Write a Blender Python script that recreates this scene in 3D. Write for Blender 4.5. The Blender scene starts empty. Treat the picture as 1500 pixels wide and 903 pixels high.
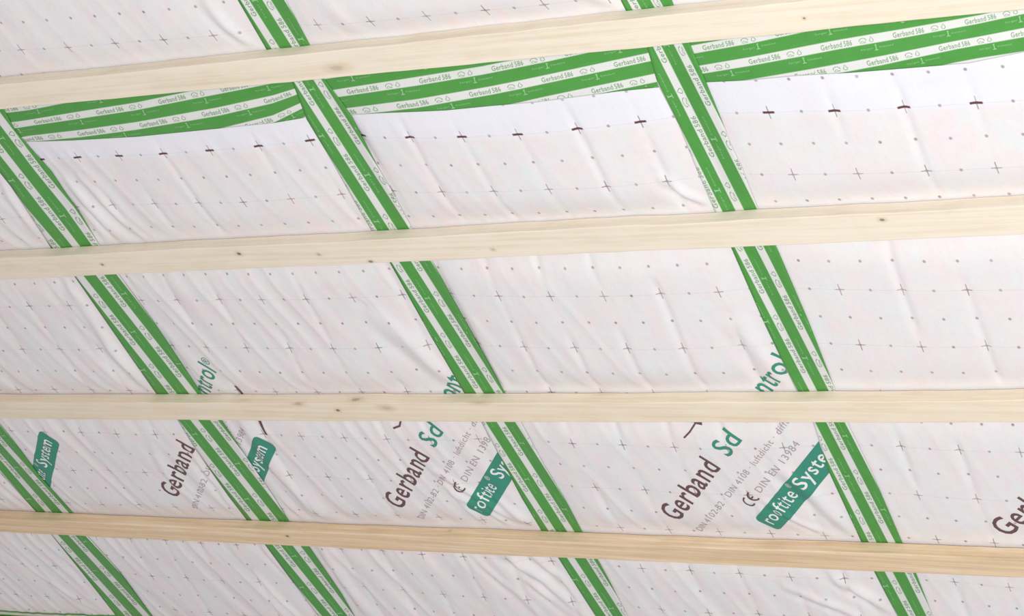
import bpy, bmesh, math
import numpy as np
from mathutils import Matrix, Vector

# =====================================================================
#  Frame of the place.  Everything lies on the underside of a pitched
#  roof.  "plane" coordinates: x right, y down the slope, w out of the
#  slope towards the room (metres).
# =====================================================================
F_PX, CX, CY = 2619.894250297287, 1267.8139873380683, 451.5
ROTV = np.array([0.687245853178014, 0.426614688342687, -0.16753897852529792])
TV = np.array([-0.12645179038203613, -0.26942200995695403, 2.3923352363073747])


def rodr(v):
    t = np.linalg.norm(v); k = v / t
    K = np.array([[0, -k[2], k[1]], [k[2], 0, -k[0]], [-k[1], k[0], 0]])
    return np.eye(3) + math.sin(t) * K + (1 - math.cos(t)) * K @ K


RM = rodr(ROTV)
CAM = -RM.T @ TV                       # camera in plane coordinates (x, y, depth into roof)

right = np.array([RM[0][0], -RM[0][1], -RM[0][2]])
down = np.array([RM[1][0], -RM[1][1], -RM[1][2]])
fwd = np.array([RM[2][0], -RM[2][1], -RM[2][2]])
# roof pitch that leaves the camera level
sn = 1 / math.hypot(1, right[1] / right[2]); cs = abs(right[1] / right[2]) * sn
RW = Matrix(((1, 0, 0), (0, -cs, -sn), (0, sn, -cs)))
cam_local = Vector((CAM[0], -CAM[1], -CAM[2]))
off = RW @ cam_local
M = Matrix.Translation(Vector((-off.x, -off.y, 1.6 - off.z))) @ RW.to_4x4()

# =====================================================================
#  Shape of the foil
# =====================================================================
TAPS = [-3.10, -2.80, -2.09, -1.41, -0.725, -0.12, 0.565, 1.25]
AMP = [(.004, 0), (.0105, 0), (.0105, 0), (.0120, 0), (.0165, -.005), (.0098, -.0098), (.010, -.005)]
BATL = [(-.010, -.143), (-.016, .1895), (-.0195, .5345), (-.024, .865), (-.032, 1.206)]   # centre lines y = m x + c


def under_batten(x, y, flat=.022, soft=.034):
    g = np.zeros(np.broadcast(x, y).shape)
    for m, c in BATL:
        g = np.maximum(g, np.exp(-(np.maximum(np.abs(y - m * x - c) - flat, 0) / soft) ** 2))
    return g



def bulge(x, y):
    x = np.asarray(x, float); y = np.asarray(y, float)
    w = np.zeros(np.broadcast(x, y).shape)
    for i, (a, b) in enumerate(AMP):
        l, r = TAPS[i], TAPS[i + 1]
        t = np.clip((x - l) / (r - l), 0, 1)
        A = a + b * np.clip((y - .52) / .52, -1.2, 1.2)
        w = w + np.maximum(A, .0015) * .93 * (1 - np.abs(2 * t - 1) ** 3.4)
    return w * (1 - .86 * under_batten(x, y))


def ray(px, py, w):
    px = np.asarray(px, float); py = np.asarray(py, float)
    d = np.stack([(px - CX) / F_PX, (py - CY) / F_PX, np.ones_like(px)], -1) @ RM
    s = (-w - CAM[2]) / d[..., 2]
    return CAM[0] + s * d[..., 0], CAM[1] + s * d[..., 1]


def at(px, py):
    """where a sight line meets the foil"""
    w = 0.006
    for _ in range(8):
        x, y = ray(px, py, w)
        w = bulge(x, y)
    return x, y


def proj(x, y, w):
    P = np.stack([x, y, -w + 0 * x], -1) @ RM.T + TV
    return CX + F_PX * P[..., 0] / P[..., 2], CY + F_PX * P[..., 1] / P[..., 2]


rng = np.random.RandomState(7)
TAB = [rng.rand(256, 256) * 2 - 1 for _ in range(8)]


def vn(X, Y, k):
    T = TAB[k]
    xi = np.floor(X).astype(int); yi = np.floor(Y).astype(int)
    fx = X - xi; fy = Y - yi
    fx = fx * fx * fx * (fx * (fx * 6 - 15) + 10); fy = fy * fy * fy * (fy * (fy * 6 - 15) + 10)
    a = T[xi & 255, yi & 255]; b = T[(xi + 1) & 255, yi & 255]
    c = T[xi & 255, (yi + 1) & 255]; d = T[(xi + 1) & 255, (yi + 1) & 255]
    return (a * (1 - fx) + b * fx) * (1 - fy) + (c * (1 - fx) + d * fx) * fy


# folds seen in the foil: pixel polyline of the ridge, half width (m), height (m)
FOLDS = [
    ([(352, 612), (420, 700), (490, 770)], .014, .0050),
    ([(455, 780), (500, 840), (545, 905)], .013, .0060),
    ([(420, 770), (470, 850), (505, 905)], .008, .0026),
    ([(108, 430), (165, 505), (232, 577)], .013, .0055),
    ([(70, 395), (105, 450), (150, 520)], .009, .0022),
    ([(2, 240), (20, 290), (62, 345)], .010, .0035),
    ([(285, 672), (325, 715), (362, 758)], .007, .0040),
    ([(270, 640), (300, 690), (345, 740)], .006, .0020),
    ([(388, 805), (430, 850), (468, 895)], .007, .0048),
    ([(375, 840), (420, 885), (450, 915)], .006, .0030),
    ([(96, 268), (140, 310), (200, 372)], .009, .0042),
    ([(120, 262), (170, 312), (235, 372)], .007, .0026),
    ([(560, 468), (620, 520), (682, 574)], .016, .0048),
    ([(600, 450), (640, 500), (690, 560)], .007, .0018),
    ([(640, 690), (715, 735), (790, 776)], .008, .0046),
    ([(728, 728), (765, 755), (800, 778)], .007, .0040),
    ([(664, 725), (720, 750), (765, 785)], .006, .0024),
    ([(720, 795), (800, 850), (868, 910)], .010, .0050),
    ([(765, 800), (815, 840), (872, 900)], .008, .0048),
    ([(770, 850), (815, 880), (850, 910)], .007, .0034),
    ([(690, 810), (760, 870), (800, 910)], .007, .0026),
    ([(975, 262), (1010, 285), (1050, 306)], .007, .0036),
    ([(1085, 480), (1120, 530), (1165, 578)], .012, .0034),
    ([(1150, 690), (1205, 735), (1262, 792)], .011, .0042),
    ([(1120, 735), (1180, 770), (1240, 800)], .006, .0026),
    ([(1225, 850), (1275, 875), (1312, 900)], .008, .0048),
    ([(1150, 860), (1230, 890), (1290, 925)], .007, .0028),
    ([(0, 700), (40, 735), (60, 750)], .009, .0036),
    ([(95, 800), (130, 850), (170, 895)], .009, .0042),
    ([(5, 805), (70, 850), (140, 895)], .006, .0020),
    ([(215, 640), (245, 690), (300, 750)], .007, .0016),
    ([(1040, 0), (1075, -20), (1100, -40)], .02, .003),
    ([(305, 0), (340, 40), (378, 78)], .008, .0030),
    ([(870, -10), (890, 5), (915, 22)], .010, .0030),
    ([(470, 0), (520, 40), (560, 75)], .010, .0012),
]
FOLD_PH = []
for pts, hw, h in FOLDS:
    xs, ys = at([p[0] for p in pts], [p[1] for p in pts])
    FOLD_PH.append((np.stack([xs, ys], 1), hw * 1.35, h))


def seg_dist(x, y, P):
    best = np.full(x.shape, 9.); par = np.zeros(x.shape)
    L = np.r_[0, np.cumsum(np.linalg.norm(np.diff(P, axis=0), axis=1))]
    side = np.zeros(x.shape)
    for i in range(len(P) - 1):
        a, b = P[i], P[i + 1]; d = b - a; n2 = d @ d
        t = np.clip(((x - a[0]) * d[0] + (y - a[1]) * d[1]) / n2, 0, 1)
        qx = x - a[0] - t * d[0]; qy = y - a[1] - t * d[1]
        r = np.hypot(qx, qy); m = r < best
        best = np.where(m, r, best)
        par = np.where(m, (L[i] + t * math.sqrt(n2)) / L[-1], par)
        side = np.where(m, np.sign(d[0] * qy - d[1] * qx), side)
    return best, par, side


# =====================================================================
#  Tapes: outline and stripe lines measured on the photograph
#  seg = dict(L, R edges, A, B stripe centre lines, text start, period)
# =====================================================================
def pl(*p): return list(p)


V_TAPES = {
 3: [dict(L=pl((890, -60), (910.7, 0), (920, 18.7)), R=pl((958, -60), (985.3, 0), (989, 10)), A=((927.3, 0), (935.3, 14.7)), B=((961.3, 0), (968, 12)), g=20, P=145, y=(-60, 45)),
     dict(L=pl((948, 66), (965, 124), (994, 180), (1021, 247), (1049, 312)), R=pl((1012, 64), (1035.3, 120), (1060, 180), (1074, 216.7), (1086.7, 241), (1105, 289), (1113, 309)),
          A=((965, 69.3), (1085.6, 308.7)), B=((995, 65.3), (1118, 308)), g=90.7, P=138, y=(45, 336)),
     dict(L=pl((1072, 362), (1118.7, 469.3), (1168.7, 574.7)), R=pl((1137.3, 358.7), (1184.7, 469.3), (1225.3, 573.3)), A=((1083, 360.7), (1193, 573.3)), B=((1113.6, 360.7), (1221.3, 573.3)), g=428.7, P=116.6, y=(336, 598)),
     dict(L=pl((1192.7, 622), (1214.7, 690), (1264, 796.7)), R=pl((1244, 622), (1277.3, 690), (1322.7, 795.3)), A=((1192.3, 623.3), (1280.7, 796.7)), B=((1219.3, 623.3), (1308.3, 796.7)), g=716.7, P=108, y=(598, 818)),
     dict(L=pl((1282.7, 839.7), (1314.7, 902.3), (1338, 948)), R=pl((1342.7, 840.3), (1360, 884.3), (1366.7, 901.7), (1388, 948)), A=((1304.3, 840.3), (1337, 901.7)), B=((1333, 840.3), (1363, 901.7)), g=822, P=100, y=(818, 948))],
 2: [dict(L=pl((318, -60), (350, 0), (394.7, 76.7)), R=pl((388, -60), (420, 0), (457.3, 69.3)), A=((360.7, 0), (409, 76)), B=((392.7, 0), (438.7, 73.3)), g=22.7, P=125, y=(-60, 98)),
     dict(L=pl((430, 121), (450, 173.3), (478, 220), (500.7, 260), (519.3, 293.3), (546, 338.7)), R=pl((477, 116), (495.3, 140), (515.3, 168), (541.3, 219.3), (555.3, 245.3), (574, 277.3), (605.3, 334.7)),
          A=((440.4, 122.7), (577.6, 336)), B=((469, 120), (608, 336)), g=153.3, P=125.4, y=(98, 360)),
     dict(L=pl((572, 384), (630.7, 489.3), (682.7, 578.3)), R=pl((634, 382.7), (693.3, 489.3), (741.3, 577)), A=((581.3, 384.7), (706, 578.3)), B=((610.7, 384.7), (733.3, 577)), g=456.7, P=111, y=(360, 597)),
     dict(L=pl((707.3, 620.7), (728, 659), (765.3, 729.3), (797, 782)), R=pl((765.3, 620), (797.3, 680), (827.3, 729.3), (856, 783.3)), A=((709, 620.7), (813, 782)), B=((736, 620.7), (840, 782.7)), g=719.3, P=97, y=(597, 800)),
     dict(L=pl((820, 819), (873.3, 902.3), (903, 948)), R=pl((877.3, 821.7), (920, 901.7), (947, 948)), A=((839.3, 820.3), (893.3, 901.7)), B=((867.3, 821.7), (918, 901.7)), g=815.4, P=92, y=(800, 948))],
 1: [dict(L=pl((-75, 145), (-64, 160), (0, 251), (17.3, 272.7), (77.3, 364.7)), R=pl((-8, 145), (8, 161), (24.7, 192), (42, 212), (66.7, 240), (76, 250), (97.3, 282), (120, 314), (148, 361)),
          A=((26.3, 250), (114.3, 362)), B=((6.7, 180), (59.6, 250), (103.3, 303.3), (143.3, 360.7)), g=336.7, P=113.7, y=(-60, 385)),
     dict(L=pl((112, 406.7), (183.3, 509.3), (232, 579.3)), R=pl((176, 403.3), (225.3, 470), (252, 509.3), (297.3, 578)), A=((120.7, 407.3), (257, 579.3)), B=((150.7, 406), (286.3, 578.7)), g=504.7, P=102.7, y=(385, 596)),
     dict(L=pl((261.3, 615.3), (284.7, 654), (335.3, 726), (363, 762)), R=pl((326, 616.7), (403.3, 729.3), (424, 763)), A=((258.7, 616.7), (376, 761.7)), B=((287.3, 616.7), (403, 761.7)), g=653, P=95, y=(596, 780)),
     dict(L=pl((388.7, 797), (466.7, 902.3), (500, 948)), R=pl((452.7, 799.7), (500, 868.3), (519.3, 901.7), (550, 948)), A=((406, 797.7), (491.3, 901.7)), B=((435.6, 799), (514.7, 901.7)), g=829.7, P=84, y=(780, 948))],
 0: [dict(L=pl((-250, 400), (-62, 624), (0, 691.3), (53.3, 748.7)), R=pl((-187, 400), (-12, 606), (8, 630), (33.3, 662), (60, 698), (105.3, 748.7)), A=((2.7, 670), (70.7, 747.3)), B=((-203, 400), (8, 651.3), (93.3, 746)), g=700, P=85, y=(400, 768)),
     dict(L=pl((79.3, 787), (119.3, 836.3), (168.7, 899), (205, 948)), R=pl((130, 786.3), (174, 835), (223.3, 901.7), (258, 948)), A=((86, 788.3), (183.3, 895)), B=((110.3, 788.3), (210, 896.3)), g=850, P=78, y=(768, 948))],
}
# T0 first run: stripe B is the right hand one; A lies left of it
V_TAPES[0][0]['A'] = ((-228, 400), (-18, 646), (70.7, 747.3))

H_SEGS = [
 dict(bot=pl((-240, 232), (-20, 211), (30, 208), (46, 207.3), (106.7, 205.3), (200, 200), (270, 193), (293, 190.7), (400, 180), (450, 171.5)),
      A=((-240, 213), (28, 182), (200, 155.3), (285, 138), (440, 108)), B=((-240, 238), (28, 206), (44, 203), (120, 195), (200, 184), (320, 163), (400, 145), (430, 135)), g=50.7, P=91, x=(-240, 458), off=.70),
 dict(bot=pl((458, 171), (515.3, 168), (556.7, 165.3), (610, 163.3), (653, 161.3), (720, 154.7), (786.7, 149.3), (906.7, 133.3), (980, 126)),
      A=((495, 136), (610, 118.7), (706.7, 102.7), (800, 84), (950, 51)), B=((495, 165.5), (512.7, 163.3), (610, 151.3), (720, 132), (760, 124), (946.7, 84)), g=614.7, P=106, x=(458, 985), off=.69),
 dict(bot=pl((985, 124), (1035, 120), (1100, 117), (1166.7, 110.7), (1246.7, 106), (1310, 101), (1420, 92), (1500, 76), (1560, 64)),
      A=((1015, 103.5), (1100, 89.3), (1225, 65.3), (1332, 46.7), (1433, 28), (1500, 13), (1560, 1)), B=((1015, 135), (1100, 122), (1185, 108), (1292, 88), (1401, 65.3), (1500, 47), (1560, 36)), g=1202.7, P=105.5, x=(985, 1560), off=.64),
]


def lin(P, axis):
    a = np.array(P, float)
    k, v = a[:, axis], a[:, 1 - axis]

    def f(t):
        t = np.asarray(t, float)
        r = np.interp(t, k, v)
        r = np.where(t < k[0], v[0] + (t - k[0]) * (v[1] - v[0]) / (k[1] - k[0]), r)
        return np.where(t > k[-1], v[-1] + (t - k[-1]) * (v[-1] - v[-2]) / (k[-1] - k[-2]), r)
    return f


for segs in V_TAPES.values():
    for s in segs:
        for k in 'LRAB': s['f' + k] = lin(s[k], 1)
for s in H_SEGS:
    s['fA'] = lin(s['A'], 0); s['fB'] = lin(s['B'], 0); s['fbot'] = lin(s['bot'], 0)

def wrinkles(x, y):
    th = math.radians(17)
    a = x * math.cos(th) - y * math.sin(th); b = x * math.sin(th) + y * math.cos(th)
    lo = np.clip((-x * .8 + y * 1.0 - .15) / 1.7, 0, 1)          # slack grows towards the low left
    n1 = vn(a * 30, b * 3.2, 0); n1 = 1 - 2 * np.abs(n1)
    n2 = vn(a * 55 + 3, b * 7 + 9, 1)
    n3 = vn(x * 7 + 5, y * 6 + 2, 2)
    n4 = vn(x * 21 + 1.3 * y * 3, y * 4 + 7, 3)
    n5 = vn(x * 90, y * 22, 4)
    w = lo * (.0021 * n1 + .0008 * n2) + .0013 * n3 + (.3 + .5 * (1 - lo)) * .0010 * n4 + (.1 + lo) * .00022 * n5
    f = np.zeros_like(w)
    for P, hw, h in FOLD_PH:
        lo_, hi_ = P.min(0) - .09, P.max(0) + .09
        m = (x > lo_[0]) & (x < hi_[0]) & (y > lo_[1]) & (y < hi_[1])
        if not m.any(): continue
        xx = x[m] + .006 * vn(x[m] * 18, y[m] * 18, 5); yy = y[m]
        d, t, sd = seg_dist(xx, yy, P)
        env = np.clip(np.sin(np.clip(t * .86 + .10, 0, 1) * math.pi), 0, 1) ** .7
        g = np.exp(-(d / hw) ** 2) - .45 * np.exp(-((d * sd - 1.9 * hw) / (hw * .8)) ** 2)
        f[m] += h * env * g * 1.5
    w = w + f
    calm = np.ones_like(w)
    px, py = proj(x, y, bulge(x, y))
    for segs in V_TAPES.values():                     # taut where the tape holds it down
        for sg in segs:
            m = (py >= sg['y'][0]) & (py < sg['y'][1])
            if not m.any(): continue
            out = np.maximum(sg['fL'](py[m]) - px[m], px[m] - sg['fR'](py[m]))
            q = np.clip((out - 2) / 12, 0, 1)
            calm[m] *= q * q * (3 - 2 * q)
    st = np.clip((y - SEAM_Y(x) - .0) / .03, 0, 1) + np.clip((SEAM_Y(x) - .11 - y) / .03, 0, 1)
    calm *= np.clip(st, 0, 1)
    return w * calm * (1 - .93 * under_batten(x, y, .021, .016))


_sx = []; _sy = []
for s in H_SEGS:
    for xx in np.linspace(s['x'][0], s['x'][1], 14):
        X_, Y_ = at(xx, s['fbot'](xx)); _sx.append(float(X_)); _sy.append(float(Y_))
_o = np.argsort(_sx); _sx = np.array(_sx)[_o]; _sy = np.array(_sy)[_o]


def SEAM_Y(x): return np.interp(x, _sx, _sy)


def foil(x, y):
    return bulge(x, y) + wrinkles(np.asarray(x, float), np.asarray(y, float))


# ---- printed grid: where each mark of the photograph lies ------------------
MARKS = {0:[(0,1126,164.5),(1,1222.7,162),(2,1323.5,158.4),(3,1429.6,152),(-2,938,179),(-3,845,190),(-4,758.7,197),(-5,677,200),(-6,601,201),(-8,454.7,205),(-9,379,214),(-10,307.5,220),(-11,239.5,225),(-12,175,228),(-13,114,230)],
1:[(0,1162,255.5),(1,1257,254.7),(2,1357,252),(3,1460,246),(-2,977,266),(-3,888.5,274),(-4,804,277),(-5,723,281),(-6,646.7,282),(-8,500,285),(-9,426.7,291),(-10,357,296),(-11,290.7,298),(-12,226,299.5),(-13,165,300),(-16,2.7,322)],
3:[(0,1230,424.8),(1,1320.8,426),(2,1416.5,425.6),(-2,1053,427.5),(-3,966.7,432),(-4,884.5,434.7),(-5,806,435),(-6,730,434.4),(-8,589,433),(-9,516,436.5),(-10,448,439.5),(-11,383.5,439),(-12,321,440),(-13,258,441),(-16,102.7,447),(-17,42.7,448.5)],
4:[(0,1260,506),(1,1350,508.8),(2,1444.5,509),(-2,1086.7,507.5),(-3,1000,512),(-4,918.7,512),(-5,841,511),(-6,767,510),(-8,627.5,504.8),(-9,554,510),(-10,488,511),(-11,424,510.7),(-12,361,510),(-13,302.7,508.8),(-16,145,512),(-17,88,511.5),(-18,33,512)],
5:[(-18,80,570.7),(-12,404,574.7),(-11,465,575)],
6:[(0,1319.5,655.5),(1,1404.8,661),(2,1494.7,662.7),(-4,987.5,656.5),(-5,911.5,653),(-6,838.7,650),(-10,566,644.5),(-11,504.8,641.9),(-12,440.8,638.7),(-16,228,636.8),(-17,172,634.7)],
7:[(0,1344.8,725.7),(1,1430.7,732.9),(-5,944.8,719),(-6,872,715),(-11,542,703.5),(-12,480,699.8),(-17,213,691.8),(-18,160,689.7),(-19,108,689)],
8:[(0,1373,791),(1,1456.8,796),(-2,1208,785.7),(-4,1053,779.8),(-5,980,777),(-6,909,773.7),(-10,643,759),(-11,582,755.8),(-16,310.7,743.8),(-17,257,742.5),(-18,204,739.5)],
9:[(0,1398,853),(1,1478,862),(-2,1236.8,848),(-3,1158,845.7),(-4,1083,841),(-5,1010.7,837.7),(-6,941,832),(-9,743.5,819.8),(-10,679,815.8),(-11,619,811.5),(-12,560,808),(-13,500,804)],
10:[(-5,1038,899),(-6,969,893.7),(-9,773,878.5),(-10,709,876),(-11,648.8,871.8),(-12,590.7,866.5),(-13,534.7,859.8),(-16,378.7,854.5),(-17,326,851.5),(-18,273,847),(-19,223,844),(-22,80,829.7),(-23,32,828)]}
UP_MARKS = [(0,0,32,72),(1,0,100,69.3),(2,0,168.5,63.5),(3,0,240,58),(4,0,313,51.5),(6,0,466,35.5),(7,0,543,31),(8,0,625,23),(9,0,711,14.7),(10,0,798,6),
            (.5,-.5,35,31.5),(1,-.5,69,29),(1.5,-.5,104,26),(2,-.5,139,23.5),(2.5,-.5,175,20),(3,-.5,211,17),(3.5,-.5,248,13),(4,-.5,286,10),(4.5,-.5,328,2.7)]


class TPS:
    def __init__(s, pts, sc=(.1, .105), lam=2e-5):
        D = np.array(pts, float)
        x, y = at(D[:, 2], D[:, 3]); s.sc = sc
        s.P = np.stack([x, y], 1)
        V = np.stack([D[:, 0] - x / sc[0], D[:, 1] - y / sc[1]], 1)
        n = len(D); K = s.k(s.P, s.P) + lam * n * np.eye(n)
        Q = np.c_[np.ones(n), s.P]
        A = np.block([[K, Q], [Q.T, np.zeros((3, 3))]])
        s.W = np.linalg.solve(A, np.r_[V, np.zeros((3, 2))])

    def k(s, A, B):
        r2 = ((A[:, None] - B[None]) ** 2).sum(-1)
        return .5 * r2 * np.log(r2 + 1e-12)

    def __call__(s, x, y):
        q = np.stack([x, y], 1); out = np.empty_like(q)
        for i in range(0, len(q), 20000):
            c = q[i:i + 20000]
            out[i:i + 20000] = s.k(c, s.P) @ s.W[:-3] + np.c_[np.ones(len(c)), c] @ s.W[-3:]
        return x / s.sc[0] + out[:, 0], y / s.sc[1] + out[:, 1]


TPS_LOW = TPS([(u, v, x, y) for v, l in MARKS.items() for u, x, y in l])
TPS_UP = TPS(UP_MARKS)

# =====================================================================
#  Object helpers
# =====================================================================
COL = bpy.context.scene.collection


def loc3(x, y, w):
    return np.stack([x, -np.asarray(y), w + 0 * np.asarray(x)], -1)


def make_obj(name, V, faces, mat, origin=(0, 0, 0), parent=None, uv=None, smooth=True):
    """V: (n,3) in slope-local coordinates; the object's origin sits at `origin`."""
    V = np.asarray(V, float) - np.asarray(origin, float)
    me = bpy.data.meshes.new(name)
    if isinstance(faces, np.ndarray):
        nv = faces.shape[1]
        me.vertices.add(len(V)); me.vertices.foreach_set('co', V.astype(np.float32).ravel())
        me.loops.add(faces.size); me.loops.foreach_set('vertex_index', faces.astype(np.int32).ravel())
        me.polygons.add(len(faces))
        me.polygons.foreach_set('loop_start', np.arange(0, faces.size, nv, dtype=np.int32))
        me.update(calc_edges=True)
    else:
        me.from_pydata([tuple(v) for v in V], [], faces)
    if uv is not None:
        li = np.empty(len(me.loops), np.int32); me.loops.foreach_get('vertex_index', li)
        l = me.uv_layers.new(name='UVMap')
        l.data.foreach_set('uv', np.asarray(uv, np.float32)[li].ravel())
    me.validate()
    if smooth: me.polygons.foreach_set('use_smooth', np.ones(len(me.polygons), bool))
    me.materials.append(mat)
    o = bpy.data.objects.new(name, me); COL.objects.link(o)
    if parent is not None: o.parent = parent
    else: o.matrix_world = M @ Matrix.Translation(Vector(origin))
    return o


def tag(o, label, cat=None, group=None):
    o['label'] = label
    if cat: o['category'] = cat
    if group: o['group'] = group
    return o


def grid_faces(nr, nc, base=0):
    i = np.arange(nr - 1)[:, None] * nc + np.arange(nc - 1)[None] + base
    return np.stack([i, i + nc, i + nc + 1, i + 1], -1).reshape(-1, 4)


# ---- node helper -----------------------------------------------------------
class NT:
    def __init__(s, name, rough=.6, spec=.3):
        s.m = bpy.data.materials.new(name); s.m.use_nodes = True
        s.t = s.m.node_tree; s.b = s.t.nodes['Principled BSDF']
        s.b.inputs['Roughness'].default_value = rough
        s.b.inputs['Specular IOR Level'].default_value = spec

    def n(s, t, **k):
        q = s.t.nodes.new(t)
        for a, b in k.items(): setattr(q, a, b)
        return q

    def put(s, sock, v):
        if hasattr(v, 'links') or isinstance(v, bpy.types.NodeSocket): s.t.links.new(v, sock)
        else: sock.default_value = v

    def m_(s, op, a, b=None, c=None, clamp=False):
        q = s.n('ShaderNodeMath', operation=op, use_clamp=clamp)
        s.put(q.inputs[0], a)
        if b is not None: s.put(q.inputs[1], b)
        if c is not None: s.put(q.inputs[2], c)
        return q.outputs[0]

    def step(s, d, r, soft):
        """1 where d < r, soft edge"""
        q = s.n('ShaderNodeMapRange'); q.inputs[1].default_value = r - soft; q.inputs[2].default_value = r + soft
        q.inputs[3].default_value = 1; q.inputs[4].default_value = 0
        s.put(q.inputs[0], d); return q.outputs[0]

    def mix(s, f, a, b, blend='MIX'):
        q = s.n('ShaderNodeMix', data_type='RGBA', blend_type=blend)
        s.put(q.inputs[0], f)
        for sock, v in ((q.inputs[6], a), (q.inputs[7], b)):
            s.put(sock, v if not isinstance(v, tuple) else (*v, 1))
        return q.outputs[2]

    def noise(s, vec, scale, detail=2, rough=.5):
        q = s.n('ShaderNodeTexNoise'); q.inputs['Scale'].default_value = scale
        q.inputs['Detail'].default_value = detail; q.inputs['Roughness'].default_value = rough
        s.put(q.inputs['Vector'], vec); return q.outputs

    def mapping(s, vec, scale=(1, 1, 1), rot=(0, 0, 0), loc=(0, 0, 0)):
        q = s.n('ShaderNodeMapping'); q.inputs['Scale'].default_value = scale
        q.inputs['Rotation'].default_value = rot; q.inputs['Location'].default_value = loc
        s.put(q.inputs['Vector'], vec); return q.outputs[0]

    def objc(s): return s.n('ShaderNodeTexCoord').outputs['Object']


def foil_material(name, low):
    N = NT(name, rough=.42, spec=.35)
    uv = N.n('ShaderNodeUVMap'); uv.uv_map = 'UVMap'
    sp = N.n('ShaderNodeSeparateXYZ'); N.put(sp.inputs[0], uv.outputs[0])
    u, v = sp.outputs[0], sp.outputs[1]
    oc = N.objc()

    def wrapd(a, k, scale):                       # distance to the nearest multiple of 1/k, in mm
        q = N.m_('MULTIPLY', a, k) if k != 1 else a
        r = N.m_('ROUND', q)
        return N.m_('MULTIPLY', N.m_('ABSOLUTE', N.m_('SUBTRACT', q, r)), scale / k)
    du1, dv1 = wrapd(u, 1, 100), wrapd(v, 1, 105)
    du2, dv2 = wrapd(u, 2, 100), wrapd(v, 2, 105)
    # crosses on the 10 cm lattice
    # the printed cross leans a little
    h = N.m_('MULTIPLY', N.step(du1, 8.0, .8), N.step(dv1, .75, .45))
    ver = N.m_('MULTIPLY', N.step(du1, .75, .45), N.step(dv1, 10.5, .8))
    cross = N.m_('MAXIMUM', h, ver)
    # dots on the 5 cm lattice
    rad = N.m_('SQRT', N.m_('ADD', N.m_('MULTIPLY', du2, du2), N.m_('MULTIPLY', dv2, dv2)))
    dot = N.m_('MULTIPLY', N.step(rad, 2.4, .9), .85)
    # hair line along each cross row
    hair = N.m_('MULTIPLY', N.step(dv1, .5, .4), .16)
    mk = N.m_('MAXIMUM', N.m_('MAXIMUM', cross, dot), hair)
    wear = N.noise(oc, 37, 3)[0]
    wear = N.m_('MULTIPLY', mk, N.m_('ADD', N.m_('MULTIPLY', wear, .9), .28), clamp=True)
    # paper
    n1 = N.noise(N.mapping(oc, (1, .55, 1)), 26, 4, .6)[0]
    n2 = N.noise(oc, 110, 3, .6)
    n3 = N.noise(oc, 7, 3, .6)[0]
    pink, cool = (.835, .760, .775), (.780, .800, .81)
    cr = N.n('ShaderNodeValToRGB'); cr.color_ramp.elements[0].position = .36; cr.color_ramp.elements[1].position = .66
    N.put(cr.inputs[0], n1)
    base = N.mix(cr.outputs[0], pink, cool)
    base = N.mix(N.m_('MULTIPLY', N.m_('SUBTRACT', n3, .35), .9, clamp=True), base, (.815, .785, .785))
    base = N.mix(.16, base, n2[1], 'OVERLAY')
    base = N.mix(.17, base, N.noise(oc, 42, 2, .6)[1], 'OVERLAY')
    if low:   # plain margin between the first row of marks and the edge of the sheet
        mg = N.m_('SUBTRACT', 1, N.step(v, .04, .05)); mg = N.m_('SUBTRACT', 1, mg)
        base = N.mix(N.m_('MULTIPLY', mg, .85), base, (.815, .825, .885))
        bold = N.m_('MULTIPLY', N.step(N.m_('MULTIPLY', N.m_('ABSOLUTE', v), 105), 1.9, .5), N.step(du1, 9.0, .8))
        col = N.mix(wear, base, (.20, .115, .13))
        col = N.mix(bold, col, (.13, .05, .055))
    else:
        col = N.mix(wear, base, (.20, .125, .14))
    N.put(N.b.inputs['Base Color'], col)
    # fine fleece and small creases
    b1 = N.noise(N.mapping(oc, (1, .35, 1), (0, 0, math.radians(-17))), 120, 3, .6)[0]
    b2 = N.noise(oc, 60, 4, .6)[0]
    bp = N.n('ShaderNodeBump'); bp.inputs['Strength'].default_value = .5; bp.inputs['Distance'].default_value = .0010
    N.put(bp.inputs['Height'], N.m_('ADD', b1, N.m_('MULTIPLY', b2, .7)))
    N.put(N.b.inputs['Normal'], bp.outputs[0])
    return N.m


def tape_material():
    N = NT('green_striped_tape', rough=.38, spec=.4)
    uv = N.n('ShaderNodeUVMap'); uv.uv_map = 'UVMap'
    sp = N.n('ShaderNodeSeparateXYZ'); N.put(sp.inputs[0], uv.outputs[0])
    U = sp.outputs[0]; oc = N.objc()
    d = N.m_('ABSOLUTE', N.m_('SUBTRACT', U, N.m_('ROUND', U)))
    white = N.step(d, .195, .022)
    n = N.noise(oc, 45, 3)[0]
    g = N.mix(n, (.066, .288, .050), (.090, .335, .068))
    w = N.mix(n, (.70, .73, .69), (.76, .75, .75))
    N.put(N.b.inputs['Base Color'], N.mix(white, g, w))
    bp = N.n('ShaderNodeBump'); bp.inputs['Strength'].default_value = .35; bp.inputs['Distance'].default_value = .0008
    N.put(bp.inputs['Height'], N.noise(oc, 70, 3)[0]); N.put(N.b.inputs['Normal'], bp.outputs[0])
    return N.m


def ink(name, rgb, rough=.5, worn=0.0, under=(.78, .76, .77)):
    N = NT(name, rough=rough, spec=.25)
    n = N.noise(N.objc(), 160, 3)[0]
    a = N.mix(N.m_('MULTIPLY', n, .35), rgb, tuple(min(1, c * 1.5 + .02) for c in rgb))
    if worn:
        a = N.mix(worn, a, under)
    N.put(N.b.inputs['Base Color'], a)
    return N.m


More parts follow.
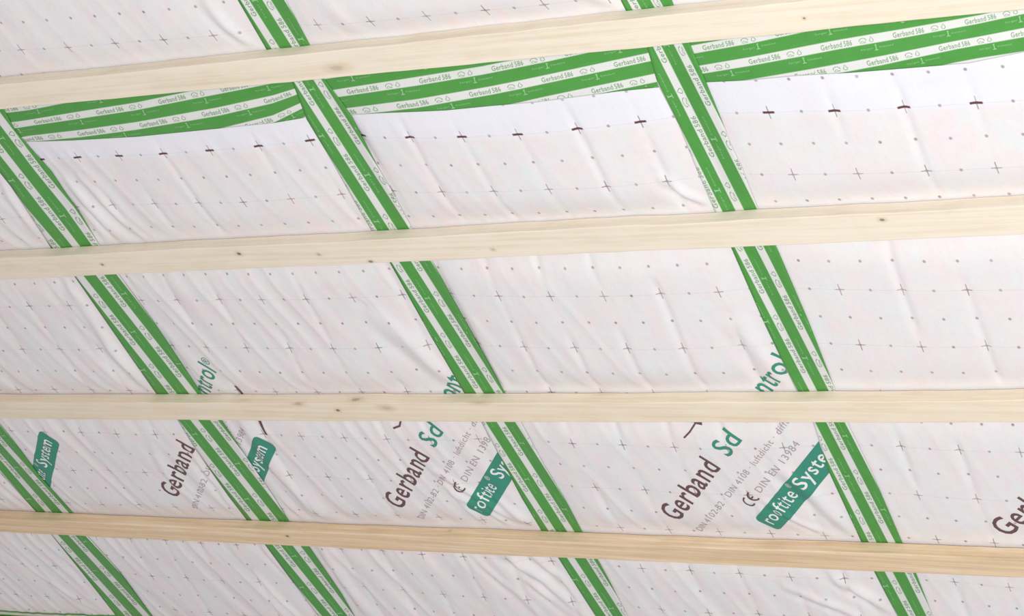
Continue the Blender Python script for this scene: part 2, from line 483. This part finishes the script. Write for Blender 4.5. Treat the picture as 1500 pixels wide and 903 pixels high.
def wood_material(name, c0, c1, c2, knots, grain=1.0, seed=0.0):
    N = NT(name, rough=.72, spec=.2)
    oc = N.objc()
    g1 = N.noise(N.mapping(oc, (.7, 42, 42), loc=(seed, seed, 0)), 3.2, 4, .6)[0]
    g2 = N.noise(N.mapping(oc, (2.5, 120, 120), loc=(seed * 2, 0, 0)), 3.0, 3, .6)[0]
    g3 = N.noise(N.mapping(oc, (3, 8, 8), loc=(0, seed, 0)), 4, 3, .6)[0]
    cr = N.n('ShaderNodeValToRGB'); e = cr.color_ramp.elements
    e[0].position = .30; e[0].color = (*c0, 1); e[1].position = .72; e[1].color = (*c2, 1)
    m = e.new(.52); m.color = (*c1, 1)
    N.put(cr.inputs[0], N.m_('ADD', N.m_('MULTIPLY', g1, .62 * grain + .0), N.m_('ADD', N.m_('MULTIPLY', g2, .25 * grain), N.m_('MULTIPLY', g3, 1 - .87 * grain))))
    col = cr.outputs[0]
    bl = N.noise(N.mapping(oc, (6, 20, 20), loc=(seed, 3, 0)), 7, 3, .7)
    col = N.mix(.16, col, bl[1], 'OVERLAY')
    sp = N.n('ShaderNodeSeparateXYZ'); N.put(sp.inputs[0], oc)
    wob = N.noise(oc, 120, 2)[0]
    for (kx, ky, kz, rx, ry, dark) in knots:
        dx = N.m_('DIVIDE', N.m_('SUBTRACT', sp.outputs[0], kx), rx)
        dy = N.m_('DIVIDE', N.m_('SUBTRACT', sp.outputs[1], ky), ry)
        dz = N.m_('DIVIDE', N.m_('SUBTRACT', sp.outputs[2], kz), ry)
        r = N.m_('SQRT', N.m_('ADD', N.m_('ADD', N.m_('MULTIPLY', dx, dx), N.m_('MULTIPLY', dy, dy)), N.m_('MULTIPLY', dz, dz)))
        r = N.m_('ADD', r, N.m_('MULTIPLY', N.m_('SUBTRACT', wob, .5), .9))
        col = N.mix(N.m_('MULTIPLY', N.step(r, 2.2, .8), .30), col, (.50, .34, .17))
        col = N.mix(N.m_('MULTIPLY', N.step(r, 1, .3), dark), col, (.16, .12, .09))
    N.put(N.b.inputs['Base Color'], col)
    bp = N.n('ShaderNodeBump'); bp.inputs['Strength'].default_value = .5; bp.inputs['Distance'].default_value = .0007
    N.put(bp.inputs['Height'], N.m_('ADD', g2, g1)); N.put(N.b.inputs['Normal'], bp.outputs[0])
    return N.m


MAT_FOIL = foil_material('fleece_foil_low', True)
MAT_FOIL_UP = foil_material('fleece_foil_up', False)
MAT_TAPE = tape_material()
BROWN = ink('brown_ink', (.105, .042, .045), worn=.04)
BROWN_SOFT = ink('faded_brown_ink', (.36, .29, .30), worn=.10)
TEAL = ink('teal_ink', (.020, .235, .155), worn=.03)
WHITE_INK = ink('white_ink', (.74, .76, .76))
TAPE_INK = ink('green_ink', (.165, .32, .155), worn=.10)
TAPE_PALE = ink('pale_green_ink', (.26, .50, .25))
TAPE_FAINT = ink('faint_green_ink', (.125, .385, .105))

# =====================================================================
#  Foil sheets
# =====================================================================
def sheet(name, x0, x1, ylo, yhi, tps, mat, lift=0., step=.004):
    nx = int((x1 - x0) / step) + 1; ny = 0
    xs = np.linspace(x0, x1, nx)
    a, b = ylo(xs), yhi(xs)
    ny = int(np.max(b - a) / step) + 1
    t = np.linspace(0, 1, ny)[:, None]
    Y = a[None] * (1 - t) + b[None] * t; X = np.repeat(xs[None], ny, 0)
    x, y = X.ravel(), Y.ravel()
    U, Vv = tps(x, y)
    w = foil(x, y) + lift
    # soft factory creases along the printed columns
    du = (U - np.round(U)) * .1
    w -= np.exp(-(du / .0065) ** 2) * .0030 * np.clip(vn(U * .9 + 4, y * 9, 6) * 1.6 + .45, 0, 1) * np.clip(1.2 + x * .42, .25, 1) * (1 - .9 * under_batten(x, y, .022, .014)) * np.clip((y - SEAM_Y(x)) / .05, 0, 1)
    org = ((x0 + x1) / 2, -float((a.mean() + b.mean()) / 2), 0.)
    return make_obj(name, loc3(x, y, w), grid_faces(ny, nx), mat, org, uv=np.stack([U, Vv], 1)), org


SHEET_LOW, ORG_LOW = sheet('vapour_barrier_sheet', -3.10, .66, lambda x: -.139 - .010 * x, lambda x: 1.40 + 0 * x, TPS_LOW, MAT_FOIL)
tag(SHEET_LOW, 'large white foil sheet with crosses and brown and teal lettering, below the wide seam tape', 'foil sheet')
SHEET_UP, ORG_UP = sheet('vapour_barrier_sheet', -3.10, .66, lambda x: -.52 + 0 * x, lambda x: -.151 - .010 * x, TPS_UP, MAT_FOIL_UP, lift=.0006)
tag(SHEET_UP, 'white foil sheet with crosses above the topmost wooden batten, without any lettering', 'foil sheet')

# =====================================================================
#  Flat artwork laid on the foil or on the tape
# =====================================================================
_tcache = {}


def text2d(body, bold=0.0):
    """glyph outlines as a flat mesh: verts scaled so capital height = 1"""
    if (body, bold) in _tcache: return _tcache[body, bold]
    cu = bpy.data.curves.new('t', 'FONT'); cu.body = body; cu.resolution_u = 3; cu.size = 1; cu.space_character = 1.10; cu.offset = bold
    ob = bpy.data.objects.new('t', cu); COL.objects.link(ob)
    dg = bpy.context.evaluated_depsgraph_get(); dg.update()
    me = ob.evaluated_get(dg).to_mesh()
    V = np.array([v.co[:2] for v in me.vertices]); Fc = [tuple(p.vertices) for p in me.polygons]
    ob.evaluated_get(dg).to_mesh_clear()
    bpy.data.objects.remove(ob); bpy.data.curves.remove(cu)
    V = V / .729
    _tcache[body, bold] = (V, Fc)
    return V, Fc


def ribbon2d(pts, width, closed=False):
    """stroke of constant width along a polyline"""
    P = np.array(pts, float); n = len(P)
    if closed: T = np.roll(P, -1, 0) - np.roll(P, 1, 0)
    else:
        T = np.gradient(P, axis=0)
    T /= np.linalg.norm(T, axis=1)[:, None] + 1e-9
    Nn = np.stack([-T[:, 1], T[:, 0]], 1) * width / 2
    V = np.r_[P + Nn, P - Nn]
    F_ = [(i, (i + 1) % n, (i + 1) % n + n, i + n) for i in range(n if closed else n - 1)]
    return V, F_


def join2d(parts):
    Vs, Fs, b = [], [], 0
    for V, F_ in parts:
        Vs.append(V); Fs += [tuple(i + b for i in f) for f in F_]; b += len(V)
    return np.concatenate(Vs), Fs


def slice2d(V, Fc, step):
    bm = bmesh.new()
    vs = [bm.verts.new((p[0], p[1], 0)) for p in V]
    for f in Fc:
        try: bm.faces.new([vs[i] for i in f])
        except ValueError: pass
    for ax in (0, 1):
        lo, hi = V[:, ax].min(), V[:, ax].max()
        k = math.floor(lo / step) + 1
        while k * step < hi:
            co = [0, 0, 0]; co[ax] = k * step; no = [0, 0, 0]; no[ax] = 1
            bmesh.ops.bisect_plane(bm, geom=bm.verts[:] + bm.edges[:] + bm.faces[:], plane_co=co, plane_no=no)
            k += 1
    bm.verts.index_update()
    V2 = np.array([v.co[:2] for v in bm.verts]); F2 = [tuple(v.index for v in f.verts) for f in bm.faces]
    bm.free()
    return V2, F2


def flip(Fc): return [tuple(reversed(f)) for f in Fc]


def lay(name, V, Fc, G, ang, mat, lift, parent, org, step=.008, sq=1.0):
    """artwork in metres -> on the foil at G, turned by ang (plane coordinates, y down)"""
    V, Fc = slice2d(V, Fc, step)
    c, s = math.cos(ang), math.sin(ang)
    x = G[0] + (V[:, 0] * c - V[:, 1] * s) * sq; y = G[1] - (V[:, 0] * s + V[:, 1] * c)
    w = foil(x, y) + lift
    return make_obj(name, loc3(x, y, w), Fc, mat, org, parent=parent, smooth=False)


def fit_text(body, s0, s1, t, cap, bold=0.0):
    V, Fc = text2d(body, bold); V = V.copy()
    lo, hi = V[:, 0].min(), V[:, 0].max()
    V[:, 0] = s0 + (V[:, 0] - lo) / (hi - lo) * (s1 - s0); V[:, 1] = t + V[:, 1] * cap
    return V, Fc


def round_box(s0, s1, t0, t1, r):
    pts = []
    for cx, cy, a0 in ((s1 - r, t1 - r, 0), (s0 + r, t1 - r, 90), (s0 + r, t0 + r, 180), (s1 - r, t0 + r, 270)):
        for k in range(7):
            a = math.radians(a0 + 15 * k); pts.append((cx + r * math.cos(a), cy + r * math.sin(a)))
    return np.array(pts), [tuple(range(len(pts)))]


def ce_mark(s, t, h):
    R = h / 2; w = h * .13; P = []
    for cx in (s + R, s + R * 2.55):
        P.append(ribbon2d([(cx + (R - w / 2) * math.cos(a), t + R + (R - w / 2) * math.sin(a)) for a in np.radians(np.linspace(75, 285, 19))], w))
    P.append(ribbon2d([(s + R * 1.62, t + R), (s + R * 2.45, t + R)], w))
    return join2d(P)


PRINTS = [  # origin of the big word, which pieces the photo shows, squeeze
    (-2.219, .825, 'B'),
    (-1.645, .822, 'all'),
    (-1.075, .821, 'all'),
    (-.475, .820, 'all'),
    (.1265, .828, 'all'),
]
A45 = math.radians(45)
for gx, gy, what in PRINTS:
    G = (gx, gy)
    if what == 'all':
        V, Fc = fit_text('Gerband', .003, .200, 0, .042, .010)
        lay('printed_word', V, Fc, G, A45, BROWN, .0005, SHEET_LOW, ORG_LOW)
        ks = .945 if gx < -1.3 else 1.0
        for piece in (fit_text('Sd', .236, .289, 0, .038, .010), fit_text('control', .352 * ks, .502 * ks, .008, .040, .010),
                      fit_text('®', .506 * ks, .524 * ks, .024, .018)):
            lay('printed_word', *piece, G, A45, TEAL, .0005, SHEET_LOW, ORG_LOW)
        V, Fc = join2d([fit_text('DIN 4102-B2 · DIN 4108 · luftdicht · diffusions', .004, .428, -.043, .0125),
                        fit_text('DIN EN 13984', .196, .352, -.078, .0135)])
        lay('printed_small_text', V, Fc, G, A45, BROWN_SOFT, .0004, SHEET_LOW, ORG_LOW)
        V, Fc = ce_mark(.150, -.083, .023)
        lay('printed_conformity_mark', V, Fc, G, A45, BROWN, .0005, SHEET_LOW, ORG_LOW)
    kx = .83 if gx < -1.3 else (.93 if gx < -.8 else 1.0)
    V, Fc = round_box(.124, .124 + .286 * kx, -.144, -.098, .010)
    bx = lay('printed_box', V, Fc, G, A45, TEAL, .0005, SHEET_LOW, ORG_LOW, .005)
    V, Fc = join2d([fit_text('rooftite', .137, .238, -.1295, .027, .006), fit_text('®', .243, .254, -.111, .011),
                    fit_text('System', .266, .390, -.1295, .027, .012)])
    V[:, 0] = .124 + (V[:, 0] - .124) * kx
    Vs, Fs = slice2d(V, Fc, .003)
    c, s_ = math.cos(A45), math.sin(A45)
    x = G[0] + Vs[:, 0] * c - Vs[:, 1] * s_; y = G[1] - (Vs[:, 0] * s_ + Vs[:, 1] * c)
    make_obj('box_lettering', loc3(x, y, foil(x, y) + .0011), Fs, WHITE_INK, ORG_LOW, parent=bx, smooth=False)

# stray strokes of a larger emblem that the battens partly hide
for pts, wd in (([(-.357, .572), (-.346, .583), (-.335, .585)], .006), ([(-.346, .583), (-.362, .600), (-.377, .612)], .003),
                ([(-.978, .610), (-.963, .606), (-.955, .594)], .004), ([(-.955, .594), (-.953, .585)], .005),
                ([(-1.296, .517), (-1.293, .547), (-1.290, .560)], .006), ([(-1.291, .600), (-1.292, .636)], .006)):
    V, Fc = ribbon2d(pts, wd)
    V, Fc = slice2d(V, Fc, .008)
    make_obj('printed_stroke', loc3(V[:, 0], V[:, 1], foil(V[:, 0], V[:, 1]) + .0005), Fc, BROWN, ORG_LOW, parent=SHEET_LOW, smooth=False)

# =====================================================================
#  Tapes
# =====================================================================
LIFT_H, LIFT_V = .0010, .0021


def tape_surface(x, y, lift): return foil(x, y) + lift


def band_frame(s, k, p, vertical):
    """point on stripe k of segment s at parameter p (pixels) -> plane, unit along, unit up, pitch"""
    def c(kk, pp):
        if vertical: X = s['fA'](pp) + kk * (s['fB'](pp) - s['fA'](pp)); return at(X, pp)
        Y = s['fA'](pp) + kk * (s['fB'](pp) - s['fA'](pp)); return at(pp, Y)
    d = 3.0
    x, y = c(k, p); x1, y1 = c(k, p + d); x0, y0 = c(k, p - d)
    tx, ty = x1 - x0, y1 - y0
    if vertical: tx, ty = -tx, -ty
    L = np.hypot(tx, ty); tx, ty = tx / L, ty / L
    ux, uy = ty, -tx
    xa, ya = c(k + .5, p); xb, yb = c(k - .5, p)
    pitch = abs((xa - xb) * ux + (ya - yb) * uy)
    return x, y, ux, uy, pitch


def arch_icon():
    a = np.radians(np.linspace(-10, 190, 13))
    P = [ribbon2d([(.5 + .42 * math.cos(q), .45 + .45 * math.sin(q)) for q in a], .10),
         ribbon2d([(.10, .05), (.42, .40), (.60, .18), (.90, .12)], .09),
         ribbon2d([(.2, 0), (.85, 0)], .07)]
    return join2d(P)


def drop_icon():
    a = np.radians(np.linspace(135, 405, 13))
    pts = [(.5 + .30 * math.cos(q), .32 + .30 * math.sin(q)) for q in a] + [(.5, 1.0)]
    return ribbon2d(pts, .10, closed=True)


def stripe_art(cap):
    """one repeat of the green print on a white stripe; x in repeats, y in stripe pitches"""
    P = [fit_text('Gerband', 0, .292, 0, 1, .016), fit_text('586', .318, .432, 0, 1, .016)]
    V, Fc = join2d(P); V = V.copy(); V[:, 1] = V[:, 1] * cap - cap / 2
    ic = []
    for f, a, b in ((arch_icon(), .525, .635), (drop_icon(), .655, .745)):
        q = f[0].copy(); q[:, 0] = a + q[:, 0] * (b - a); q[:, 1] = q[:, 1] * cap * 1.0 - cap / 2; ic.append((q, f[1]))
    return join2d([(V, Fc)] + ic)


def slogan_art():
    P = [fit_text('Sorger', 0, .17, -.035, .085), fit_text('Klebeband', .26, .45, -.035, .085),
         ribbon2d([(.185, -.10), (.235, -.10)], .04), ribbon2d([(.197, .12), (.223, .12)], .05),
         ribbon2d([(.21, -.10), (.21, .12)], .014)]
    return join2d(P)


STRIPE = stripe_art(.235)
SLOGAN = slogan_art()
FAINT = fit_text('luftdicht kleben', 0, .25, -.03, .075)


def print_on(s, k, starts, art, vertical, lift, keep, acc, p_rng):
    V, Fc = art
    for p0 in starts:
        p = p0 + (-1 if vertical else 1) * V[:, 0] * s['P']
        x, y, ux, uy, pt = band_frame(s, k, p, vertical)
        x = x + ux * V[:, 1] * pt; y = y + uy * V[:, 1] * pt
        ok = keep(x, y) & (p > p_rng[0]) & (p < p_rng[1])
        fs = [f for f in Fc if all(ok[i] for i in f)]
        if fs: acc.append((x, y, fs))


def flush(name, acc, mat, parent, org, lift):
    for x, y, fs in acc:
        used = sorted({i for f in fs for i in f}); ren = {j: i for i, j in enumerate(used)}
        if len(fs) < 6: continue
        x, y = x[used], y[used]; fs = [tuple(ren[i] for i in f) for f in fs]
        make_obj(name, loc3(x, y, tape_surface(x, y, lift)), fs, mat, org, parent=parent, smooth=False)


V_LABELS = {
 3: 'green and white striped tape strip running down the slope, rightmost of the four',
 2: 'green and white striped tape strip running down the slope through the middle of the view',
 1: 'green and white striped tape strip running down from the upper left edge',
 0: 'green and white striped tape strip crossing only the lower left corner of the view',
}
for k, segs in V_TAPES.items():
    Vv, Ff, UV, b = [], [], [], 0
    NC = 15
    for s in segs:
        y0, y1 = s['y']; nr = max(8, int((y1 - y0) / 2))
        py = np.linspace(y0, y1, nr)
        l, r = s['fL'](py), s['fR'](py)
        t = np.linspace(0, 1, NC)[None]
        PX = l[:, None] * (1 - t) + r[:, None] * t; PY = np.repeat(py[:, None], NC, 1)
        U = (PX - s['fA'](PY)) / (s['fB'](PY) - s['fA'](PY))
        x, y = at(PX.ravel(), PY.ravel())
        Vv.append((x, y)); UV.append(np.stack([U.ravel(), PY.ravel() / 100], 1))
        Ff.append(grid_faces(nr, NC, b)); b += nr * NC
    x = np.concatenate([q[0] for q in Vv]); y = np.concatenate([q[1] for q in Vv])
    org = (float(x.mean()), -float(y.mean()), 0.)
    T = make_obj('tape_strip', loc3(x, y, tape_surface(x, y, LIFT_V)), np.concatenate(Ff), MAT_TAPE, org, uv=np.concatenate(UV))
    md = T.modifiers.new('thickness', 'SOLIDIFY'); md.thickness = .0003; md.offset = 0
    tag(T, V_LABELS[k], 'tape', 'green tape strips down the slope')
    acc, acc2, acc3 = [], [], []
    for s in segs:
        def keep(x, y, s=s):
            px, py = proj(x, y, bulge(x, y))
            return (px > s['fL'](py) + .3) & (px < s['fR'](py) - .3) & (py > s['y'][0]) & (py < s['y'][1])
        for band in (-1, 0, 1, 2):
            g = s['g'] + band * .455 * s['P']
            n0 = math.floor((s['y'][0] - g) / s['P']) - 1; n1 = math.ceil((s['y'][1] - g) / s['P']) + 2
            print_on(s, band, [g + n * s['P'] for n in range(n0, n1)], STRIPE, True, 0, keep, acc, s['y'])
            print_on(s, band + .46, [g + (n + .02) * s['P'] for n in range(n0, n1)], SLOGAN, True, 0, keep, acc2, s['y'])
            print_on(s, band + .66, [g + (n + .55) * s['P'] for n in range(n0, n1)], FAINT, True, 0, keep, acc3, s['y'])
    flush('printed_lettering', acc, TAPE_INK, T, org, LIFT_V + .0005)
    flush('printed_slogan', acc2, TAPE_PALE, T, org, LIFT_V + .0005)
    flush('printed_fine_text', acc3, TAPE_FAINT, T, org, LIFT_V + .0005)

# ---- the long seam tape under the topmost batten ---------------------------
Vx, Vy, UV, Ff, b = [], [], [], [], 0
NR = 40
for s in H_SEGS:
    px = np.arange(s['x'][0], s['x'][1] + 1.2, 2.5)
    bx_, by_ = at(px, s['fbot'](px))
    # upper edge: hidden behind the batten, 2 cm above its lower edge
    tx, ty = bx_, -.146 - .010 * bx_
    t = np.linspace(0, 1, NR)[:, None]
    X = tx[None] * (1 - t) + bx_[None] * t; Y = ty[None] * (1 - t) + by_[None] * t
    PX, PY = proj(X, Y, bulge(X, Y))
    U = (PY - s['fA'](PX)) / (s['fB'](PX) - s['fA'](PX))
    Vx.append(X.ravel()); Vy.append(Y.ravel()); UV.append(np.stack([U.ravel(), PX.ravel() / 100], 1))
    Ff.append(grid_faces(NR, len(px), b)[:, ::1]); b += X.size
x = np.concatenate(Vx); y = np.concatenate(Vy); org = (float(x.mean()), -float(y.mean()), 0.)
HT = make_obj('seam_tape', loc3(x, y, tape_surface(x, y, LIFT_H)), np.concatenate(Ff), MAT_TAPE, org, uv=np.concatenate(UV))
md = HT.modifiers.new('thickness', 'SOLIDIFY'); md.thickness = .0003; md.offset = 0
tag(HT, 'wide green and white striped seam tape running along the lower edge of the topmost batten', 'tape')
acc, acc2, acc3 = [], [], []
for s in H_SEGS:
    def keep(x, y, s=s):
        px, py = proj(x, y, bulge(x, y))
        return (py < s['fbot'](px) - .3) & (y > -.146 - .010 * x) & (px > s['x'][0]) & (px < s['x'][1])
    for band in (-2, -1, 0, 1, 2):
        g = s['g'] + band * s['off'] * s['P']
        n0 = math.floor((s['x'][0] - g) / s['P']) - 1; n1 = math.ceil((s['x'][1] - g) / s['P']) + 1
        print_on(s, band, [g + n * s['P'] for n in range(n0, n1)], STRIPE, False, 0, keep, acc, s['x'])
        print_on(s, band + .40, [g + (n - .44) * s['P'] for n in range(n0, n1)], SLOGAN, False, 0, keep, acc2, s['x'])
        print_on(s, band + .68, [g + (n + .22) * s['P'] for n in range(n0, n1)], FAINT, False, 0, keep, acc3, s['x'])
flush('printed_lettering', acc, TAPE_INK, HT, org, LIFT_H + .0005)
flush('printed_slogan', acc2, TAPE_PALE, HT, org, LIFT_H + .0005)
flush('printed_fine_text', acc3, TAPE_FAINT, HT, org, LIFT_H + .0005)

# ---- seam tape low on the left, next to the lowest batten ------------------
xs = np.linspace(-3.05, -.4, 880); NRb = 24
top = 1.2426 + (xs + 2.513) * (-.0183 / .3927) * .9
t = np.linspace(0, 1, NRb)[:, None]
X = np.repeat(xs[None], NRb, 0); Y = top[None] + t * .058
U = (Y - top[None] - .012) / .030
x, y = X.ravel(), Y.ravel(); org = (float(x.mean()), -float(y.mean()), 0.)
LT = make_obj('seam_tape', loc3(x, y, tape_surface(x, y, LIFT_H)), grid_faces(NRb, len(xs)), MAT_TAPE, org, uv=np.stack([U.ravel(), x], 1))
md = LT.modifiers.new('thickness', 'SOLIDIFY'); md.thickness = .0003; md.offset = 0
tag(LT, 'thin green sliver of seam tape at the bottom left corner beside the lowest batten', 'tape')

# =====================================================================
#  Battens
# =====================================================================
TH, BASE = .024, .0052


def plane_pt(px, py, w): return [float(q) for q in ray(px, py, w)]


def batten(low, width, label, mat, x0=-3.08, x1=.64, thk=TH, seed=1):
    """low: pixels along the lower room-side edge"""
    if isinstance(low[0], tuple) and len(low[0]) == 2 and low[0][1] > 20 or True:
        P = np.array([plane_pt(px, py, BASE + thk) if abs(px) > 5 or abs(py) > 5 else (px, py) for px, py in low])
    cf = np.polyfit(P[:, 0], P[:, 1], 2 if len(P) > 3 else 1)
    rs = np.random.RandomState(seed)
    n = 420; xs = np.linspace(x0, x1, n)
    yl = np.polyval(cf, np.clip(xs, P[:, 0].min() - .3, P[:, 0].max() + .3))

    def wob(a, f, k): return a * (vn(xs * f + seed * 7.3, xs * 0 + k + seed, k % 7) + .5 * vn(xs * f * 3.1, xs * 0 + k, (k + 1) % 7))
    yl = yl + wob(.0007, 9, 1); yu = yl - width + wob(.0007, 8, 2)
    hl = BASE + thk + wob(.0004, 7, 3); hu = BASE + thk + wob(.0004, 6, 4); c = .0013
    prof = [(yl, BASE + 0 * xs), (yl, hl - c), (yl - c * .35, hl - c * .35), (yl - c, hl), ((yl + yu) / 2, (hl + hu) / 2),
            (yu + c, hu), (yu + c * .35, hu - c * .35), (yu, hu - c), (yu, (hu + BASE) / 2), (yu, BASE + 0 * xs)]
    m = len(prof)
    V = np.stack([loc3(xs, py, pw) for py, pw in prof], 1).reshape(-1, 3)
    fs = []
    for i in range(n - 1):
        for j in range(m):
            a, b_ = i * m + j, i * m + (j + 1) % m
            fs.append((a, b_, b_ + m, a + m))
    fs.append(tuple(range(m))[::-1]); fs.append(tuple((n - 1) * m + j for j in range(m)))
    org = (float(xs.mean()), -float(np.mean(yl) - width / 2), BASE)
    o = make_obj('wooden_batten', V, fs, mat, org, smooth=False)
    bm = bmesh.new(); bm.from_mesh(o.data); bmesh.ops.recalc_face_normals(bm, faces=bm.faces); bm.to_mesh(o.data); bm.free()
    tag(o, label, 'batten', 'wooden battens across the slope')
    return o, org


def knots(org, lst, base=BASE + TH):
    out = []
    for px, py, rx, ry, dk, face in lst:
        if face == 'front': x, y = ray(px, py, base); w = base
        else:
            # on the upper side: find the height where the sight line meets the side plane
            yy = -org[1] - .0215
            for w in np.linspace(base, BASE, 40):
                x, y = ray(px, py, w)
                if y > yy: break
        out.append((float(x) - org[0], -float(y) - org[1], float(w) - org[2], rx, ry, dk))
    return out


C_PALE = ((.72, .62, .47), (.83, .745, .61), (.87, .79, .67))
C_MID = ((.74, .61, .43), (.83, .73, .58), (.88, .80, .67))
C_TAN = ((.60, .43, .26), (.78, .60, .40), (.93, .82, .63))
LOWS = {
 1: [(0, 161), (133, 148.5), (267, 135.5), (400, 122.7), (500, 114.5), (627, 101.5), (760, 88), (920, 73.3), (1120, 52), (1287, 34.7), (1500, 14.7)],
 2: [(0, 410), (187, 402.7), (400, 392), (560, 384.8), (760, 378.7), (920, 369), (1120, 360), (1300, 352), (1500, 344)],
 3: [(0, 614), (400, 616), (560, 617.5), (760, 619), (920, 620.3), (1120, 621.3), (1300, 620), (1500, 618)],
 4: [(0, 783), (200, 787), (400, 795), (560, 807), (760, 817.7), (920, 824.5), (1120, 833), (1300, 839), (1500, 844)],
}
WID = {1: .044, 2: .0465, 3: .0435, 4: .043}
LAB = {1: 'thick pale cream wooden batten, topmost of the five, above the wide green seam tape',
       2: 'pale wooden batten second from the top, with a small dark knot near its left part',
       3: 'pale wooden batten in the middle whose darker upper side shows, covering part of the lettering',
       4: 'tan streaky wooden batten just below the brown and green lettering',
       5: 'tan wooden batten of which only a corner shows at the bottom left'}
KN = {1: [(873, 35, .006, .0025, .75, 'side'), (494, 100, .012, .004, .25, 'front'), (1178, 27, .0018, .0014, .8, 'front')],
      2: [(350, 372, .0042, .0028, .9, 'front'), (150, 388, .003, .002, .7, 'front'), (543, 383.5, .004, .0022, .8, 'front'), (467, 373, .003, .002, .35, 'front'), (1292, 322.5, .0036, .0022, .75, 'front'), (1296, 305, .0028, .002, .45, 'front'), (722, 366, .003, .002, .25, 'front')],
      3: [(495, 601.5, .0042, .0026, .85, 'front'), (521, 586, .008, .0036, .45, 'side'), (890, 581, .012, .004, .45, 'side'), (566, 598, .01, .004, .22, 'front'), (437, 592, .008, .003, .35, 'front'), (357, 583, .009, .0026, .85, 'side'), (700, 590, .012, .003, .25, 'front')],
      4: [(421, 786, .0036, .0022, .9, 'front'), (660, 779, .003, .002, .7, 'side'), (1230, 806, .01, .003, .2, 'side')]}
MATC = {1: C_PALE, 2: C_PALE, 3: C_MID, 4: C_TAN}
for i in (1, 2, 3, 4):
    P = np.array([plane_pt(px, py, BASE + TH) for px, py in LOWS[i]])
    cf = np.polyfit(P[:, 0], P[:, 1], 2)
    o, org = batten(LOWS[i], WID[i], LAB[i], MAT_TAPE, seed=i)
    mt = wood_material('wood_%d' % i, *MATC[i], knots(org, KN[i]), grain=1.0 if i == 4 else .8, seed=i * 3.7)
    o.data.materials.clear(); o.data.materials.append(mt)
o, org = batten([(-2.5, 1.307), (-2.1, 1.294), (-1.5, 1.277)], .043, LAB[5], MAT_TAPE, x1=-.9, seed=5)
o.data.materials.clear(); o.data.materials.append(wood_material('wood_5', *C_TAN, [], seed=21))

# =====================================================================
#  Camera
# =====================================================================
cd = bpy.data.cameras.new('camera'); cam = bpy.data.objects.new('camera', cd); COL.objects.link(cam)
R = Matrix(((right[0], -down[0], -fwd[0]), (right[1], -down[1], -fwd[1]), (right[2], -down[2], -fwd[2])))
cam.matrix_world = M @ (Matrix.Translation(cam_local) @ R.to_4x4())
cd.sensor_width = 36; cd.sensor_fit = 'HORIZONTAL'; cd.lens = F_PX / 1500 * 36
cd.shift_x = -(CX - 750) / 1500; cd.shift_y = 0
cd.clip_start = .05; cd.clip_end = 50
bpy.context.scene.camera = cam

# =====================================================================
#  Light: soft daylight of the open attic and a bright window to the right
# =====================================================================
w = bpy.data.worlds.new('daylight'); bpy.context.scene.world = w; w.use_nodes = True
bg = w.node_tree.nodes['Background']; bg.inputs[0].default_value = (.985, .925, .950, 1); bg.inputs[1].default_value = .455


def area(name, p, target, size, power, col):
    l = bpy.data.lights.new(name, 'AREA'); l.shape = 'RECTANGLE'; l.size, l.size_y = size; l.energy = power; l.color = col
    o = bpy.data.objects.new(name, l); COL.objects.link(o)
    P = M @ Vector(p); T_ = M @ Vector(target)
    o.matrix_world = Matrix.Translation(P) @ (T_ - P).to_track_quat('-Z', 'Y').to_matrix().to_4x4()
    return o


area('window_light', (1.35, 1.45, 2.75), (-.4, -.4, 0), (.8, .8), 104, (.992, 1.0, .975))

vs = bpy.context.scene.view_settings
vs.view_transform = 'Standard'; vs.look = 'None'; vs.exposure = 0; vs.gamma = 1; vs.use_curve_mapping = False
